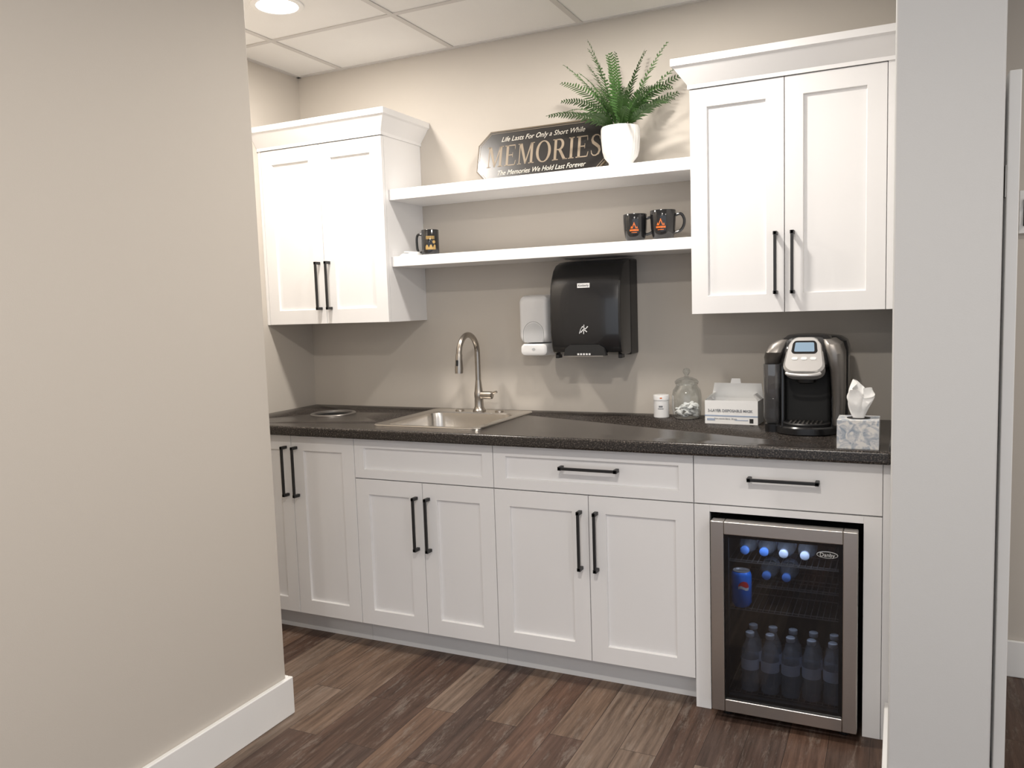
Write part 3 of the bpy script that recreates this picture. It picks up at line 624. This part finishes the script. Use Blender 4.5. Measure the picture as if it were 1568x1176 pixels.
# tissue box
root('tissue_box',(-0.113,-0.605,ZC))
s_=0.059
mesh('carton',bv(-s_,s_,-s_,s_,0,0.088),BF,M_tbox,bevel=0.001)
lathe('slot_film',[(0.034,0.0882),(0.034,0.0888),(0.002,0.0888)],M_dark,cap1=True)
nu=64;nv=14;loops=[]
for j in range(nv+1):
    v=j/nv; lp=[]
    for i in range(nu):
        a=2*math.pi*i/nu
        fold=1+0.42*math.sin(3*a+2.2*v)*v+0.22*math.sin(7*a-1.5*v)*v
        rx=(0.015+0.026*v**0.8-0.018*max(0,v-0.75)*3)*fold; ry=(0.006+0.011*v)*fold
        h=0.092*v*(1+0.20*math.sin(a-0.6)*v+0.10*math.sin(3*a+1)*v)
        lp.append((rx*math.cos(a)-0.014*v+0.020*v*v,ry*math.sin(a)*1.4+0.004*math.sin(9*v),0.086+h))
    loops.append(lp)
loft('tissue',loops,M_paper,cap0=False,cap1=False,smooth=75)

# ------------------------------------------------------------------ beverage fridge
root('beverage_fridge',(-0.327,-0.4,0),local=False)
x0,x1=-0.550,-0.108; z0,z1=0.034,0.672
boxes('body',[(x0+0.004,x0+0.03,-0.655,-0.10,0.03,0.66),(x1-0.03,x1-0.004,-0.655,-0.10,0.03,0.66),(x0+0.03,x1-0.03,-0.655,-0.10,0.03,0.065),(x0+0.03,x1-0.03,-0.655,-0.10,0.625,0.66),(x0+0.03,x1-0.03,-0.14,-0.10,0.065,0.625)],M_black)
fw=0.042; yf=-0.704
boxes('door_frame',[(x0,x0+fw,yf,yf+0.045,z0,z1),(x1-fw,x1,yf,yf+0.045,z0,z1),(x0+fw,x1-fw,yf,yf+0.045,z1-fw,z1),(x0+fw,x1-fw,yf,yf+0.045,z0,z0+fw)],M_steel,bevel=0.003)
box('door_gasket',x0+0.002,x1-0.002,yf+0.045,yf+0.049,z1-0.012,z1-0.002,M_dark)
box('door_glass',x0+fw,x1-fw,yf+0.010,yf+0.014,z0+fw,z1-fw,M_fglass)
boxes('inner_gasket',[(x0+fw,x0+fw+0.012,yf+0.014,yf+0.03,z0+fw,z1-fw),(x1-fw-0.012,x1-fw,yf+0.014,yf+0.03,z0+fw,z1-fw),(x0+fw,x1-fw,yf+0.014,yf+0.03,z1-fw-0.012,z1-fw),(x0+fw,x1-fw,yf+0.014,yf+0.03,z0+fw,z0+fw+0.012)],M_dark)
box('grip',x1-0.004,x1+0.001,yf+0.006,yf+0.03,0.44,0.55,M_black,bevel=0.0015)
for i,(fx,fy) in enumerate([(x0+0.04,-0.64),(x1-0.04,-0.64),(x0+0.04,-0.15),(x1-0.04,-0.15)]): lathe('foot_%d'%i,[(0.014,0),(0.016,0.004),(0.012,0.032)],M_black,cx=fx,cy=fy,n=16,cap0=True,cap1=True)
def wires(name,zs,xa,xb,ya):
    lst=[(xa,xb,y_-0.0015,y_+0.0015,zs-0.006,zs-0.003) for y_ in (ya,ya+0.02,-0.45,-0.30,-0.18)]
    nn=int((xb-xa)/0.0185)
    lst+=[(xa+0.008+i*0.0185-0.001,xa+0.008+i*0.0185+0.001,ya,-0.16,zs-0.003,zs-0.001) for i in range(nn)]
    boxes(name,lst,M_gun)
wires('wire_shelf_mid',0.360,x0+0.032,x1-0.032,-0.62)
wires('wire_shelf_low',0.072,x0+0.032,x1-0.032,-0.62)
wires('wire_shelf_top',0.517,x0+0.032,x1-0.032,-0.60)
wires('wire_rack_half',0.424,-0.430,x1-0.032,-0.56)
n=32
loft('badge',[[(-0.195+0.031*math.cos(2*math.pi*j/n),y_,0.5925+0.0105*math.sin(2*math.pi*j/n)) for j in range(n)] for y_ in (yf+0.0098,yf+0.0075)],M_labelw,smooth=None)
loft('badge_in',[[(-0.195+0.0295*math.cos(2*math.pi*j/n),y_,0.5925+0.0092*math.sin(2*math.pi*j/n)) for j in range(n)] for y_ in (yf+0.0078,yf+0.0070)],M_dark,smooth=None)
text('badge_text','Danby',0.017,(-0.195,yf+0.0066,0.5922),M_labelw)
def bottle(cx,cy,cz,h,capm,tag,label=True,lying=False):
    def L_(nm,prof,mm,**k):
        o=lathe(nm,prof,mm,n=20,**k)
        if lying: o.data.transform(Matrix.Translation((cx,cy+h,cz))@Matrix.Rotation(D2R(90),4,'X'))
        else: o.data.transform(Matrix.Translation((cx,cy,cz)))
        return o
    L_('bottle_%s'%tag,[(0.026,0),(0.029,0.004),(0.029,0.03),(0.027,0.045),(0.029,0.06),(0.029,h*0.62),(0.026,h*0.72),(0.013,h*0.87),(0.0115,h*0.93)],M_water,cap0=True)
    if label: L_('bottle_label_%s'%tag,[(0.0296,h*0.38),(0.0296,h*0.56)],M_bluelab)
    L_('bottle_cap_%s'%tag,[(0.0135,h*0.92),(0.0145,h*0.93),(0.0145,h-0.002),(0.012,h)],capm,cap1=True)
for i in range(5): bottle(-0.445+i*0.065,-0.590,0.072,0.200,M_capw,'a%d'%i)
for i in range(5): bottle(-0.445+i*0.065,-0.520,0.072,0.200,M_capw,'b%d'%i)
for i,(bx,cm) in enumerate(((-0.462,M_cap),(-0.400,M_cap),(-0.338,M_capt),(-0.272,M_capt))): bottle(bx,-0.585,0.5475,0.205,cm,'c%d'%i,lying=True)
for i,bx in enumerate((-0.398,-0.334)): bottle(bx,-0.545,0.4545,0.205,M_cap,'d%d'%i,lying=True)
lathe('soda_can',[(0.025,0),(0.028,0.004),(0.033,0.013),(0.033,0.108),(0.030,0.116),(0.027,0.120)],M_blue,cx=-0.472,cy=-0.590,cz=0.360,n=32,cap0=True)
lathe('soda_can_top',[(0.0275,0.119),(0.0275,0.122),(0.025,0.122),(0.024,0.119),(0.002,0.119)],M_silver,cx=-0.472,cy=-0.590,cz=0.360,n=32,cap1=True)
for nm,fn,mm in (('soda_can_swirl_red',lambda u,v:(u-.5)**2+(v-.5)**2<0.24 and v>0.56+0.08*math.sin(u*6),M_red),('soda_can_swirl_white',lambda u,v:(u-.5)**2+(v-.5)**2<0.24 and 0.36+0.08*math.sin(u*6)<v<=0.56+0.08*math.sin(u*6),M_labelw)):
    o=arcdecal(nm,0.0334,D2R(-100),D2R(-35),0.048,0.092,fn,mm); o.data.transform(Matrix.Translation((-0.472,-0.590,0.360)))
box('led_bar',-0.40,-0.25,-0.60,-0.59,0.620,0.6245,M_led)
ld=bpy.data.lights.new('led_light','AREA'); ld.shape='RECTANGLE'; ld.size=0.26; ld.size_y=0.02; ld.energy=0.95; ld.color=(0.72,0.83,1.0)
lo=bpy.data.objects.new('led_light',ld); lo.location=(-0.325,-0.632,0.617); link(lo)

# ------------------------------------------------------------------ lights
def can(x,y,power):
    root('recessed_ceiling_light',(x,y,CEIL))
    lathe('trim_ring',[(0.098,-0.0005),(0.098,-0.004),(0.088,-0.008),(0.078,-0.006),(0.076,-0.001)],M_trim,n=48)
    lathe('lens',[(0.0765,-0.003),(0.04,-0.0045),(0.001,-0.005)],M_lens,n=48,cap1=True)
    l=bpy.data.lights.new('lamp','AREA'); l.shape='DISK'; l.size=0.14; l.energy=power; l.color=(1,0.93,0.85)
    o=bpy.data.objects.new('lamp',l); o.location=(0,0,-0.012); link(o)
can(-2.135,-0.79,16); can(-0.905,-0.79,17)
can(-0.45,-2.62,25); can(1.2,-2.62,14); can(-0.3,-4.5,20); can(1.5,-1.0,12)  # unseen cans, added as fill light from the front and right
w=bpy.data.worlds.new('world'); scene.world=w; w.use_nodes=True
bg=w.node_tree.nodes['Background']; bg.inputs[0].default_value=(0.87,0.92,1.0,1); bg.inputs[1].default_value=1.05

# ------------------------------------------------------------------ camera
cam=bpy.data.cameras.new('camera'); co=bpy.data.objects.new('camera',cam); scene.collection.objects.link(co)
cam.sensor_width=36; cam.lens=36*1245/1568; cam.clip_start=0.05
rt=Vector((0.902,0.429,-0.0327)).normalized(); bk=Vector((0.4313,-0.8977,0.0946)); bk=(bk-rt*bk.dot(rt)).normalized(); up=bk.cross(rt)
Mx=Matrix((rt,up,bk)).transposed().to_4x4(); Mx.translation=(0,-3.304,1.384)
co.matrix_world=Mx
scene.camera=co
